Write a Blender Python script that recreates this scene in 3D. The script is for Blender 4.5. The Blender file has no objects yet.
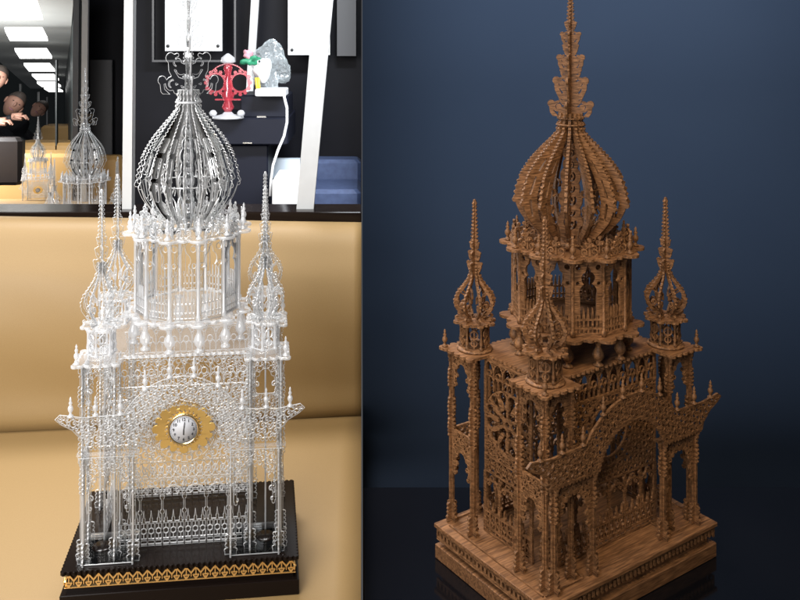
import bpy, math, random
import numpy as np
from mathutils import Vector, Matrix
random.seed(7)
PI = math.pi; R = math.radians
sc = bpy.context.scene
C = bpy.data.collections.new('scene'); sc.collection.children.link(C)
F = 855.0; YH = 34.5; XC = 362.0       # focal length and principal point of the photograph, in its 800 px

# ------------------------------------------------------------ camera, world, lamps
cam = bpy.data.cameras.new('camera'); co = bpy.data.objects.new('camera', cam); C.objects.link(co)
co.location = (0, 0, 0); co.rotation_euler = (R(90), 0, 0)
cam.sensor_width = 36; cam.lens = 36*F/800
cam.shift_x = (400-XC)/800; cam.shift_y = -(300-YH)/800
cam.clip_start = .05; cam.clip_end = 100
sc.camera = co
w = bpy.data.worlds.new('World'); sc.world = w; w.use_nodes = True
w.node_tree.nodes['Background'].inputs[0].default_value = (.9, .93, 1, 1)
w.node_tree.nodes['Background'].inputs[1].default_value = .09
sc.view_settings.view_transform = 'Standard'; sc.view_settings.look = 'None'
sc.view_settings.exposure = 0; sc.view_settings.gamma = 1
sc.cycles.max_bounces = 10; sc.cycles.transparent_max_bounces = 96
sc.cycles.transmission_bounces = 8; sc.cycles.glossy_bounces = 5; sc.cycles.diffuse_bounces = 4
sc.cycles.caustics_reflective = False; sc.cycles.caustics_refractive = False
sc.cycles.use_denoising = True
sc.cycles.sample_clamp_indirect = 6

def lamp(name, loc, target, size, power, color=(1, 1, 1), spread=180, sy=None):
    l = bpy.data.lights.new(name, 'AREA'); l.energy = power; l.color = color; l.size = size
    if sy: l.shape = 'RECTANGLE'; l.size_y = sy
    l.spread = R(spread)
    o = bpy.data.objects.new(name, l); C.objects.link(o); o.location = loc
    d = Vector(target)-Vector(loc); o.rotation_euler = d.to_track_quat('-Z', 'Y').to_euler()
    return o
lamp('ceiling_panel_light', (-1.1, .9, 1.5), (-.6, 1.7, -.7), 1.8, 15, (1, .99, .98), 90, .8)
lamp('front_fill_light', (-1.2, -.3, .35), (-.75, 1.6, -.36), 1.5, 17, (1, .99, .98), 68, 1.1)  # unseen fill lamp behind the camera, added to whiten the acrylic
lamp('rear_rim_light', (-.75, 2.5, 1.2), (-.35, 1.3, -.6), 1.3, 14, (1, .99, .98), 70, .5)  # added rim lamp, out of view, brightens the acrylic edges from behind
lamp('warm_key_light', (.35, .50, 1.0), (.40, 1.46, -.45), .5, 1.65, (1, .82, .55), 46)
lamp('backdrop_light', (.75, 1.80, .62), (.75, 2.75, -.06), 1.7, 58, (.88, .94, 1), 105, .12)
hl = bpy.data.lights.new('hall_fill_light', 'POINT'); hl.energy = 95; hl.shadow_soft_size = .25
ho = bpy.data.objects.new('hall_fill_light', hl); C.objects.link(ho); ho.location = (-2.35, 4.6, -.35)  # added point lamp, kept out of view, to brighten the hall

# ------------------------------------------------------------ node helpers / materials
def mat(name, color, rough=.5, metal=0, spec=.5, **k):
    m = bpy.data.materials.new(name); m.use_nodes = True
    b = m.node_tree.nodes['Principled BSDF']
    b.inputs['Base Color'].default_value = (*color, 1); b.inputs['Roughness'].default_value = rough
    b.inputs['Metallic'].default_value = metal; b.inputs['Specular IOR Level'].default_value = spec
    for kk, v in k.items():
        b.inputs[kk.replace('_', ' ')].default_value = v
    return m
def noise_mat(name, c1, c2, scale=(1, 1, 1), ns=10, rough=.5, bump=.2, bd=.001, detail=6, metal=0, ramp=(.35, .65), spec=.5, coat=0, vary=0):
    m = mat(name, c1, rough, metal, spec); n = m.node_tree; b = n.nodes['Principled BSDF']
    tc = n.nodes.new('ShaderNodeTexCoord'); mp = n.nodes.new('ShaderNodeMapping'); mp.inputs['Scale'].default_value = scale
    nz = n.nodes.new('ShaderNodeTexNoise'); nz.inputs['Scale'].default_value = ns; nz.inputs['Detail'].default_value = detail
    cr = n.nodes.new('ShaderNodeValToRGB'); cr.color_ramp.elements[0].position, cr.color_ramp.elements[1].position = ramp
    cr.color_ramp.elements[0].color = (*c1, 1); cr.color_ramp.elements[1].color = (*c2, 1)
    bp = n.nodes.new('ShaderNodeBump'); bp.inputs['Strength'].default_value = bump; bp.inputs['Distance'].default_value = bd
    L = n.links.new
    L(tc.outputs['Object'], mp.inputs['Vector']); L(mp.outputs[0], nz.inputs['Vector']); L(nz.outputs['Fac'], cr.inputs['Fac'])
    L(cr.outputs[0], b.inputs['Base Color']); L(nz.outputs['Fac'], bp.inputs['Height']); L(bp.outputs[0], b.inputs['Normal'])
    if vary:
        oi = n.nodes.new('ShaderNodeObjectInfo'); mr = n.nodes.new('ShaderNodeMapRange'); hs = n.nodes.new('ShaderNodeHueSaturation')
        mr.inputs['To Min'].default_value = 1-vary; mr.inputs['To Max'].default_value = 1+vary
        n2 = n.nodes.new('ShaderNodeTexNoise'); n2.inputs['Scale'].default_value = 420; n2.inputs['Detail'].default_value = 2
        mp2 = n.nodes.new('ShaderNodeMapping'); mp2.inputs['Scale'].default_value = scale; m3 = n.nodes.new('ShaderNodeMapRange')
        m3.inputs['From Min'].default_value = .3; m3.inputs['From Max'].default_value = .7; m3.inputs['To Min'].default_value = .62; m3.inputs['To Max'].default_value = 1.25
        mm = n.nodes.new('ShaderNodeMath'); mm.operation = 'MULTIPLY'
        sc_ = [v_/max(scale)*1.0 for v_ in scale]; mp2.inputs['Scale'].default_value = sc_
        L(tc.outputs['Object'], mp2.inputs['Vector']); L(mp2.outputs[0], n2.inputs['Vector']); L(n2.outputs['Fac'], m3.inputs['Value'])
        L(oi.outputs['Random'], mr.inputs['Value']); L(mr.outputs[0], mm.inputs[0]); L(m3.outputs[0], mm.inputs[1])
        L(cr.outputs[0], hs.inputs['Color']); L(mm.outputs[0], hs.inputs['Value']); L(hs.outputs[0], b.inputs['Base Color'])
    if coat: b.inputs['Coat Weight'].default_value = coat
    return m
def acrylic_face(tint=(.985, .99, .99), rough=.02, gain=1.0):
    m = bpy.data.materials.new('clear_acrylic'); m.use_nodes = True; n = m.node_tree; n.nodes.clear()
    out = n.nodes.new('ShaderNodeOutputMaterial'); mx = n.nodes.new('ShaderNodeMixShader')
    fr = n.nodes.new('ShaderNodeFresnel'); fr.inputs[0].default_value = 1.49
    mu = n.nodes.new('ShaderNodeMath'); mu.operation = 'MULTIPLY'; mu.inputs[1].default_value = gain; mu.use_clamp = True
    tr = n.nodes.new('ShaderNodeBsdfTransparent'); tr.inputs[0].default_value = (*tint, 1)
    gl = n.nodes.new('ShaderNodeBsdfGlossy'); gl.inputs['Roughness'].default_value = rough
    n.links.new(fr.outputs[0], mu.inputs[0]); n.links.new(mu.outputs[0], mx.inputs[0])
    n.links.new(tr.outputs[0], mx.inputs[1]); n.links.new(gl.outputs[0], mx.inputs[2]); n.links.new(mx.outputs[0], out.inputs[0])
    return m
def acrylic_edge(color=(.97, .98, 1), clear=.34):
    m = bpy.data.materials.new('cut_acrylic_edge'); m.use_nodes = True; n = m.node_tree; n.nodes.clear()
    out = n.nodes.new('ShaderNodeOutputMaterial')
    df = n.nodes.new('ShaderNodeBsdfDiffuse'); df.inputs[0].default_value = (*color, 1)
    tl = n.nodes.new('ShaderNodeBsdfTranslucent'); tl.inputs[0].default_value = (*color, 1)
    gl = n.nodes.new('ShaderNodeBsdfGlossy'); gl.inputs['Roughness'].default_value = .14
    tr = n.nodes.new('ShaderNodeBsdfTransparent')
    a = n.nodes.new('ShaderNodeMixShader'); a.inputs[0].default_value = .45
    b = n.nodes.new('ShaderNodeMixShader'); b.inputs[0].default_value = .24
    c = n.nodes.new('ShaderNodeMixShader'); c.inputs[0].default_value = clear
    L = n.links.new
    L(df.outputs[0], a.inputs[1]); L(tl.outputs[0], a.inputs[2]); L(a.outputs[0], b.inputs[1]); L(gl.outputs[0], b.inputs[2])
    L(b.outputs[0], c.inputs[1]); L(tr.outputs[0], c.inputs[2]); L(c.outputs[0], out.inputs[0])
    return m
M = {}
M['wood'] = noise_mat('carved_wood', (.085, .037, .014), (.26, .122, .052), (1, 1, 6), 75, .55, .35, .0008, spec=.3, vary=.16)
M['wood_flat'] = noise_mat('plate_wood', (.105, .046, .019), (.235, .110, .047), (4, 45, 45), 8, .5, .3, .0006, spec=.3, vary=.1)
M['wood_edge'] = noise_mat('sawn_wood_edge', (.085, .037, .014), (.235, .110, .045), (3, 3, 3), 60, .6, .3, .0005, spec=.3, vary=.12)
M['clear'] = acrylic_face(); M['frost'] = acrylic_edge(clear=.80); M['dome_edge'] = acrylic_edge((1, 1, 1), .06); M['turned'] = acrylic_edge(clear=.5); M['edge'] = acrylic_edge()
M['black'] = mat('black_acrylic', (.008, .005, .004), .14, 0, .14)
M['goldtrim'] = mat('gold_mirror_acrylic', (.85, .55, .22), .25, .85)
M['goldplate'] = mat('brushed_gold', (.82, .55, .18), .38, .8)
M['dial'] = mat('dial_white', (.50, .50, .52), .6)
M['ink'] = mat('black_ink', (.02, .02, .02), .4)
M['chrome'] = mat('chrome', (.75, .72, .66), .15, 1)
M['red'] = acrylic_edge((.80, .05, .09), .55)
M['gold_leather'] = noise_mat('gold_leatherette', (.240, .152, .060), (.265, .171, .070), (1, 1, 1), 900, .55, .10, .0004, 3, spec=.35)

# ------------------------------------------------------------ object helpers
def tag(o, label, cat, group=None, kind=None):
    if label: o['label'] = label
    if cat: o['category'] = cat
    if group: o['group'] = group
    if kind: o['kind'] = kind
    return o
def link(name, me, parent=None, loc=(0, 0, 0), rz=0, scale=None):
    o = bpy.data.objects.new(name, me); C.objects.link(o); o.parent = parent
    o.location = loc; o.rotation_euler = (0, 0, rz)
    if scale: o.scale = scale
    return o
def empty(name, loc, rz=0):
    return link(name, None, None, loc, rz)
class MB:
    def __init__(s): s.v = []; s.f = []; s.m = []; s.sm = []
    def add(s, v, f, mi=0, smooth=False):
        k = len(s.v); s.v += [tuple(p) for p in v]; s.f += [tuple(i+k for i in q) for q in f]
        s.m += [mi]*len(f); s.sm += [smooth]*len(f)
    def box(s, c, h, mi=0, rz=0, ch=0):
        cx, cy, cz = c; hx, hy, hz = h
        if ch <= 0:
            v = [(x, y, z) for z in (-hz, hz) for (x, y) in ((-hx, -hy), (hx, -hy), (hx, hy), (-hx, hy))]
            f = [(3, 2, 1, 0), (4, 5, 6, 7), (0, 1, 5, 4), (1, 2, 6, 5), (2, 3, 7, 6), (3, 0, 4, 7)]
        else:
            v = []
            for z, i in ((-hz, ch), (-hz+ch, 0), (hz-ch, 0), (hz, ch)):
                a, b = hx-i, hy-i
                v += [(-a+ch, -b, z), (a-ch, -b, z), (a, -b+ch, z), (a, b-ch, z), (a-ch, b, z), (-a+ch, b, z), (-a, b-ch, z), (-a, -b+ch, z)]
            f = [tuple(range(7, -1, -1)), tuple(range(24, 32))]
            for k in range(3):
                for j in range(8):
                    f.append((k*8+j, k*8+(j+1) % 8, k*8+8+(j+1) % 8, k*8+8+j))
        c_, s_ = math.cos(rz), math.sin(rz)
        s.add([(cx+x*c_-y*s_, cy+x*s_+y*c_, cz+z) for x, y, z in v], f, mi)
        return s
    def lathe(s, prof, n=12, c=(0, 0, 0), mi=0, smooth=True):
        v = []; f = []
        for r, z in prof:
            for k in range(n):
                a = 2*PI*k/n; v.append((c[0]+r*math.cos(a), c[1]+r*math.sin(a), c[2]+z))
        for j in range(len(prof)-1):
            for k in range(n):
                f.append((j*n+k, j*n+(k+1) % n, (j+1)*n+(k+1) % n, (j+1)*n+k))
        f.append(tuple(range(n-1, -1, -1))); f.append(tuple((len(prof)-1)*n+k for k in range(n)))
        s.add(v, f, mi, smooth); return s
    def tube(s, pts, r, n=6, mi=0, closed=False):
        P = [Vector(p) for p in pts]; v = []; f = []; N = len(P)
        rs = r if isinstance(r, (list, tuple)) else [r]*N
        for i, p in enumerate(P):
            a = P[(i-1) % N] if (closed or i > 0) else p; b = P[(i+1) % N] if (closed or i < N-1) else p
            t = (b-a).normalized(); u = t.cross(Vector((.13, .2, 1)))
            if u.length < .05: u = t.cross(Vector((1, 0, 0)))
            u.normalize(); w_ = t.cross(u)
            for k in range(n):
                an = 2*PI*k/n; v.append(p+u*math.cos(an)*rs[i]+w_*math.sin(an)*rs[i])
        for i in range(N if closed else N-1):
            for k in range(n):
                j = (i+1) % N; f.append((i*n+k, i*n+(k+1) % n, j*n+(k+1) % n, j*n+k))
        if not closed: f.append(tuple(range(n-1, -1, -1))); f.append(tuple((N-1)*n+k for k in range(n)))
        s.add(v, f, mi, True); return s
    def mesh(s, name, mats):
        me = bpy.data.meshes.new(name); me.from_pydata(s.v, [], s.f)
        for m in (mats if isinstance(mats, (list, tuple)) else [mats]): me.materials.append(m)
        me.polygons.foreach_set('material_index', s.m); me.polygons.foreach_set('use_smooth', s.sm); me.update()
        return me
    def build(s, name, mats, parent=None, loc=(0, 0, 0), rz=0):
        return link(name, s.mesh(name, mats), parent, loc, rz)

# ------------------------------------------------------------ fretwork: distance field -> saw-cut sheet
class Fret:
    def __init__(s, x0, x1, z0, z1, res=.0006, pad=.003):
        s.res = res; s.x0 = x0-pad; s.z0 = z0-pad
        s.nx = int((x1-x0+2*pad)/res)+1; s.nz = int((z1-z0+2*pad)/res)+1
        xs = s.x0+np.arange(s.nx)*res; zs = s.z0+np.arange(s.nz)*res
        s.X, s.Z = np.meshgrid(xs, zs); s.D = np.full(s.X.shape, .01)
    def _w(s, a, b, c, d, m=.004):
        i0 = max(0, int((a-m-s.x0)/s.res)); i1 = min(s.nx, int((b+m-s.x0)/s.res)+2)
        j0 = max(0, int((c-m-s.z0)/s.res)); j1 = min(s.nz, int((d+m-s.z0)/s.res)+2)
        return (slice(j0, max(j1, j0)), slice(i0, max(i1, i0)))
    def _op(s, sl, d, cut):
        if cut: s.D[sl] = np.maximum(s.D[sl], -d)
        else: s.D[sl] = np.minimum(s.D[sl], d)
        return s
    def circ(s, x, z, r, cut=False, ex=1.0):
        sl = s._w(x-r*ex, x+r*ex, z-r, z+r); return s._op(sl, np.hypot((s.X[sl]-x)/ex, s.Z[sl]-z)-r, cut)
    def ring(s, x, z, r, w, cut=False):
        sl = s._w(x-r-w, x+r+w, z-r-w, z+r+w); return s._op(sl, abs(np.hypot(s.X[sl]-x, s.Z[sl]-z)-r)-w/2, cut)
    def box(s, x0, x1, z0, z1, cut=False):
        sl = s._w(x0, x1, z0, z1); cx, cz = (x0+x1)/2, (z0+z1)/2
        dx = abs(s.X[sl]-cx)-(x1-x0)/2; dz = abs(s.Z[sl]-cz)-(z1-z0)/2
        return s._op(sl, np.maximum(dx, dz), cut)
    def seg(s, x0, z0, x1, z1, w, w2=None, cut=False):
        m = max(w, w2 or w)
        sl = s._w(min(x0, x1)-m, max(x0, x1)+m, min(z0, z1)-m, max(z0, z1)+m); X, Z = s.X[sl], s.Z[sl]
        dx, dz = x1-x0, z1-z0; L = dx*dx+dz*dz+1e-12
        t = np.clip(((X-x0)*dx+(Z-z0)*dz)/L, 0, 1); ww = w if w2 is None else w+(w2-w)*t
        return s._op(sl, np.hypot(X-x0-t*dx, Z-z0-t*dz)-ww/2, cut)
    def pl(s, pts, w, w2=None, cut=False):
        n = len(pts)-1
        for i in range(n):
            a = w if w2 is None else w+(w2-w)*i/n; b = w if w2 is None else w+(w2-w)*(i+1)/n
            s.seg(*pts[i], *pts[i+1], a, b, cut)
        return s
    def polyd(s, pts):
        X, Z = s.X, s.Z; d = np.full(X.shape, 1e9); ins = np.zeros(X.shape, bool); n = len(pts)
        for i in range(n):
            (x0, z0), (x1, z1) = pts[i], pts[(i+1) % n]; dx, dz = x1-x0, z1-z0
            t = np.clip(((X-x0)*dx+(Z-z0)*dz)/(dx*dx+dz*dz+1e-14), 0, 1)
            d = np.minimum(d, np.hypot(X-x0-t*dx, Z-z0-t*dz))
            if dz != 0:
                c = ((z0 > Z) != (z1 > Z)) & (X < (dx)*(Z-z0)/dz+x0); ins ^= c
        return np.where(ins, -d, d)
    def scroll(s, x, z, r, a0, turns, w, flip=1, w2=None):
        pts = [(x+r*(1-.82*t)*math.cos(a0+flip*2*PI*turns*t), z+r*(1-.82*t)*math.sin(a0+flip*2*PI*turns*t)) for t in [i/14 for i in range(15)]]
        s.pl(pts, w, w2 or w*.8); s.circ(*pts[-1], w*.95); return s
    def lancet(s, xc, zb, zs, hw, w, k=2.0, foil=True):
        s.seg(xc-hw, zb, xc-hw, zs, w); s.seg(xc+hw, zb, xc+hw, zs, w)
        Rr = k*hw; am = math.acos((Rr-hw)/Rr)
        for sg in (-1, 1):
            s.pl([(xc+sg*(hw-Rr+Rr*math.cos(am*t/6)), zs+Rr*math.sin(am*t/6)) for t in range(7)], w)
        if foil: s.circ(xc, zs-.001, 0.0001)
        return s
    def pattern(s, p=.013, w=.0017, ox=0, oz=0):
        "curling ring lattice, negative inside the material"
        best = np.full(s.X.shape, 1e9)
        for sx, sz in ((0, 0), (.5, .5)):
            u = (s.X-ox)/p-sx; v = (s.Z-oz)/p-sz
            iu = np.round(u); iv = np.round(v); a = (u-iu)*p; b = (v-iv)*p
            sg = np.where((iu+iv) % 2 == 0, 1., -1.)
            rr = np.hypot(a, b)
            best = np.minimum(best, abs(rr-p*.36)-w/2)
            ca = a-sg*p*.14; best = np.minimum(best, abs(np.hypot(ca, b-sg*p*.05)-p*.13)-w/2.4)
        return best
    def filled(s, d, border=.003, p=.013, w=.0017, **k):
        pat = np.minimum(s.pattern(p, w, **k), -(d+border)); s.D = np.minimum(s.D, np.maximum(d, pat)); return s
    def loops(s):
        D = s.D.copy(); D[0, :] = D[-1, :] = .01; D[:, 0] = D[:, -1] = .01
        D[np.abs(D) < 1e-7] = 1e-7
        ins = D < 0; nxt = {}
        code = (ins[:-1, :-1]*1+ins[:-1, 1:]*2+ins[1:, 1:]*4+ins[1:, :-1]*8)
        js, is_ = np.nonzero((code > 0) & (code < 15))
        # edges: 0 bottom,1 right,2 top,3 left ; directed with material on the left
        T = {1: [(3, 0)], 2: [(0, 1)], 3: [(3, 1)], 4: [(1, 2)], 5: [(3, 2), (1, 0)], 6: [(0, 2)], 7: [(3, 2)], 8: [(2, 3)], 9: [(2, 0)],
             10: [(0, 3), (2, 1)], 11: [(2, 1)], 12: [(1, 3)], 13: [(1, 0)], 14: [(0, 3)]}
        def key(e, i, j):
            return (0, i, j) if e == 0 else (1, i+1, j) if e == 1 else (0, i, j+1) if e == 2 else (1, i, j)
        for j, i in zip(js.tolist(), is_.tolist()):
            for a, b in T[int(code[j, i])]: nxt[key(a, i, j)] = key(b, i, j)
        def pt(k):
            t, i, j = k; a = D[j, i]; b = D[j, i+1] if t == 0 else D[j+1, i]; q = min(.97, max(.03, a/(a-b)))
            return (s.x0+(i+(q if t == 0 else 0))*s.res, s.z0+(j+(q if t == 1 else 0))*s.res)
        out = []
        while nxt:
            k0, k = nxt.popitem(); L = [k0]
            while k != k0 and k in nxt:
                L.append(k); k = nxt.pop(k)
            P = [pt(q) for q in L]
            if len(P) < 6: continue
            P = simplify(P, s.res*.22)
            if len(P) >= 3 and abs(area(P)) > 1.2e-6: out.append(P)
        return out
def area(P):
    return .5*sum(P[i-1][0]*P[i][1]-P[i][0]*P[i-1][1] for i in range(len(P)))
def simplify(P, tol):
    n = len(P); keep = [False]*n
    far = max(range(n), key=lambda i: (P[i][0]-P[0][0])**2+(P[i][1]-P[0][1])**2)
    Q = np.array(P+[P[0]])
    keep[0] = keep[far] = True; st = [(0, far), (far, n)]
    while st:
        a, b = st.pop()
        if b-a < 2: continue
        A, B = Q[a], Q[b]; d = B-A; L = math.hypot(*d)+1e-12; S = Q[a+1:b]-A
        dist = np.abs(S[:, 0]*d[1]-S[:, 1]*d[0])/L; k = int(dist.argmax())
        if dist[k] > tol: keep[a+1+k] = True; st += [(a, a+1+k), (a+1+k, b)]
    return [P[i] for i in range(n) if keep[i]]

def sheet(name, fr, thick, mats, bevel=0, upright=True):
    """mesh of a saw-cut sheet: flat faces (first material), cut edge with a fine chamfer (second material)"""
    cu = bpy.data.curves.new('fret', 'CURVE'); cu.dimensions = '2D'; cu.fill_mode = 'FRONT'
    for L in fr.loops():
        sp = cu.splines.new('POLY'); sp.points.add(len(L)-1)
        sp.points.foreach_set('co', [c for p in L for c in (p[0], p[1], 0, 1)]); sp.use_cyclic_u = True
    o = bpy.data.objects.new('fret', cu); C.objects.link(o)
    me = bpy.data.meshes.new_from_object(o.evaluated_get(bpy.context.evaluated_depsgraph_get()))
    bpy.data.objects.remove(o); bpy.data.curves.remove(cu)
    n = len(me.vertices); co = np.empty(n*3); me.vertices.foreach_get('co', co); co = co.reshape(-1, 3)[:, :2]
    fs = []
    for p in me.polygons:
        q = list(p.vertices)
        if p.normal.z < 0: q.reverse()
        fs.append(q)
    bpy.data.meshes.remove(me)
    es = set()
    for q in fs:
        for k in range(len(q)): es.add((q[k], q[(k+1) % len(q)]))
    bd_ = [(a, b) for a, b in es if (b, a) not in es]
    D = fr.D; gz, gx = np.gradient(D)
    u = (co[:, 0]-fr.x0)/fr.res; v = (co[:, 1]-fr.z0)/fr.res
    iu = np.clip(np.round(u).astype(int), 0, fr.nx-1); iv = np.clip(np.round(v).astype(int), 0, fr.nz-1)
    g = np.stack([gx[iv, iu], gz[iv, iu]], 1); g /= (np.linalg.norm(g, axis=1)[:, None]+1e-9)
    cin = co-g*bevel; h = thick/2; hb = h-max(bevel, 0)
    def lay(c, z): return [(x, y, z) for x, y in c.tolist()]
    if bevel > 0:
        V = lay(cin, h)+lay(co, hb)+lay(co, -hb)+lay(cin, -h); levels = [(0, 1), (1, 2), (2, 3)]; last = 3
    else:
        V = lay(co, h)+lay(co, -h); levels = [(0, 1)]; last = 1
    Fc = [tuple(q) for q in fs]+[tuple(i_+last*n for i_ in reversed(q)) for q in fs]; nf = len(Fc)
    for a, b in bd_:
        for l0, l1 in levels: Fc.append((b+l0*n, a+l0*n, a+l1*n, b+l1*n))
    me = bpy.data.meshes.new(name); me.from_pydata(V, [], Fc)
    for m in mats: me.materials.append(m)
    me.polygons.foreach_set('material_index', [0]*nf+[1]*(len(Fc)-nf))
    if upright: me.transform(Matrix.Rotation(R(90), 4, 'X'))
    me.update(); return me
def cross(name, me, angles):
    "the same sheet set several times round the vertical axis, as one mesh"
    n = len(me.vertices); v = np.empty(n*3); me.vertices.foreach_get('co', v); v = v.reshape(-1, 3)
    fs = [tuple(p.vertices) for p in me.polygons]; mi = [p.material_index for p in me.polygons]
    V = []; Fc = []; Mi = []
    for k, a in enumerate(angles):
        c, s = math.cos(a), math.sin(a); q = v.copy(); q[:, 0] = v[:, 0]*c-v[:, 1]*s; q[:, 1] = v[:, 0]*s+v[:, 1]*c
        q[:, 2] += k*.00003
        V += [tuple(t) for t in q]; Fc += [tuple(i+k*n for i in f) for f in fs]; Mi += mi
    m2 = bpy.data.meshes.new(name); m2.from_pydata(V, [], Fc)
    for m in me.materials: m2.materials.append(m)
    m2.polygons.foreach_set('material_index', Mi); m2.update(); return m2

# ------------------------------------------------------------ fret drawings (metres, x across, z up)
HC = .185                                  # height of clock centre
TX, TY, Y0 = .145, .083, .012              # turret centres
def fence(f, x0, x1, top=.05, n=None):
    n = n or max(3, int((x1-x0)/.0125)); st = (x1-x0)/n
    f.box(x0, x1, .008, .012); f.box(x0, x1, .034, .0375)
    for i in range(n+1):
        x = x0+i*st
        f.seg(x, 0, x, .036, .0026)
        if i < n:
            c = x+st/2; f.seg(c, .037, c, top+.004, .0052, .0008); f.circ(c, .041, .0030)
            f.ring(c, .023, min(st*.34, .0052), .0014); f.seg(c, .028, c, .036, .0014); f.seg(c, .01, c, .018, .0014)
def wall_base(f, X, arches, lanc, zl):
    H = .291
    f.box(-X, -X+.0045, 0, H); f.box(X-.0045, X, 0, H)
    for z, w in ((.1015, .003), (.1275, .003), (.2865, .0045), (0.0, .004)): f.box(-X, X, z, z+w)
    # quatrefoil band
    n = round(2*X/.0135); st = 2*X/n
    for i in range(n):
        c = -X+(i+.5)*st
        f.ring(c, .116, st*.36, .0017); f.seg(c-st/2, .104, c+st/2, .128, .0015); f.seg(c+st/2, .104, c-st/2, .128, .0015)
    # arcade
    n = arches; st = 2*X/n
    for i in range(n):
        c = -X+(i+.5)*st; hw = st/2
        f.seg(c-hw, 0, c-hw, .1, .0036); f.seg(c+hw, 0, c+hw, .1, .0036)
        for z in (.052, .074): f.circ(c-hw, z, .0042); f.circ(c+hw, z, .0042)
        f.pl([(c+hw*.95*math.cos(a), .072+hw*.95*1.05*math.sin(a)) for a in [PI*k/12 for k in range(13)]], .0026)
        for sg in (-1, 1): f.scroll(c+sg*hw*.45, .083, hw*.33, PI/2-sg*.6, .8, .0017, sg)
        f.ring(c, .0935, .0045, .0015)
        f.ring(c-hw, .0935, .0035, .0015)
    fence(f, -X, X)
    # lancets
    n = lanc; st = 2*X/n
    for i in range(n):
        c = -X+(i+.5)*st
        f.lancet(c, zl, .270, st/2, .0021, 1.9); f.ring(c, .2675, st*.22, .0012)
        f.lancet(c-st/4, zl, .255, st/4, .0013, 1.8, False); f.lancet(c+st/4, zl, .255, st/4, .0013, 1.8, False)
        if i: f.ring(c-st/2, .2815, .0033, .0014)
def front_wall(hole=True):
    X = .117; f = Fret(-X, X, 0, .292); wall_base(f, X, 6, 10, .246)
    f.box(-X, X, .2435, .2465)
    d = np.maximum(np.maximum(abs(f.X)-X+.001, f.Z-.245), .129-f.Z)
    f.filled(d, .0015, .0175, .0017)
    f.circ(0, HC, .0615, True); 
    f.ring(0, HC, .0595, .004); f.ring(0, HC, .045, .0032)
    for k in range(18):
        a = 2*PI*k/18; f.circ(.0522*math.cos(a), HC+.0522*math.sin(a), .0062); f.circ(.0522*math.cos(a), HC+.0522*math.sin(a), .0034, True)
    if not hole: rose(f, 0, HC, .0435)
    return f
def rose(f, x, z, r):
    f.circ(x, z, r)
    for k in range(12):
        a = 2*PI*(k+.5)/12; c, s = math.cos(a), math.sin(a)
        f.circ(x+r*.80*c, z+r*.80*s, r*.158, True); f.seg(x+r*.74*c, z+r*.74*s, x+r*.47*c, z+r*.47*s, r*.25, r*.09, True)
        a += PI/12; f.circ(x+r*.915*math.cos(a), z+r*.915*math.sin(a), r*.045, True)
    for k in range(6):
        a = 2*PI*k/6; c, s = math.cos(a), math.sin(a)
        f.circ(x+r*.30*c, z+r*.30*s, r*.115, True)
        for q in (-.28, .28): f.circ(x+r*.40*math.cos(a+q), z+r*.40*math.sin(a+q), r*.062, True)
    f.circ(x, z, r*.09, True)
def side_wall():
    X = .0555; f = Fret(-X, X, 0, .292); wall_base(f, X, 3, 5, .20)
    f.D = np.maximum(f.D, -(np.hypot(f.X, f.Z-.197)-.054))
    d = np.maximum(np.maximum(abs(f.X)-X+.001, f.Z-.215), .129-f.Z); d = np.maximum(d, .053-np.hypot(f.X, f.Z-.197))
    f.filled(d, .0012, .0145, .0017)
    rose(f, 0, .197, .0525); return f
def arc(cx, cz, r, a0, a1, n): return [(cx+r*math.cos(a0+(a1-a0)*i/n), cz+r*math.sin(a0+(a1-a0)*i/n)) for i in range(n+1)]
def arch_panel():
    f = Fret(-.232, .232, .155, .268)
    Ro = .1346; co_ = .1274; ao = math.asin((.205-co_)/Ro); Ri = .0826; ci = .139; ai = math.asin((.163-ci)/Ri)
    pts = [(.11, .2085)] + arc(0, co_, Ro, ao+.03, PI-ao-.03, 28) + [(-.11, .2085), (-.18, .2065), (-.222, .212), (-.231, .205), (-.22, .197), (-.2, .188), (-.182, .172), (-.178, .160), (-.081, .160)]
    pts += arc(0, ci, Ri, PI-ai, ai, 24) + [(.081, .160), (.178, .160), (.182, .172), (.2, .188), (.22, .197), (.231, .205), (.222, .212), (.18, .2065)]
    f.filled(f.polyd(pts), .0032, .0165, .0018)
    for p in arc(0, ci, Ri-.001, PI-ai, ai, 30): f.circ(*p, .0032)
    for k in range(13):
        x = .083+k*.0075; 
        for sg in (-1, 1): f.circ(sg*x, .1598, .0028)
    return f
def lintel(w, drop=.052, tall=.054, top=.1585):
    X = w/2; f = Fret(-X, X, top-tall-drop, top)
    zc = top-tall+.006; rad = X-.008
    pts = [(-X, top), (-X, top-tall-drop*.5), (-X+.005, top-tall-drop*.5)] + arc(0, zc, rad, PI, 0, 16) + [(X-.005, top-tall-drop*.5), (X, top-tall-drop*.5), (X, top)]
    f.filled(f.polyd(pts), .0024, .0145, .0019)
    n = 9
    for i in range(n):
        a = PI*(i+.5)/n; f.circ((rad-.001)*math.cos(a), zc+(rad-.001)*math.sin(a), .0042)
        if i % 2: f.circ((rad-.001)*math.cos(a), zc+(rad-.001)*math.sin(a), .0018, True)
    for sg in (-1, 1):
        f.scroll(sg*(X-.008), top-tall-.008, .006, 0 if sg > 0 else PI, .9, .002, sg); f.scroll(sg*(X-.006), top-tall-.022, .0045, 0 if sg > 0 else PI, .9, .002, -sg)
        f.circ(sg*(X-.004), top-tall-drop*.5-.002, .003)
    return f
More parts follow.
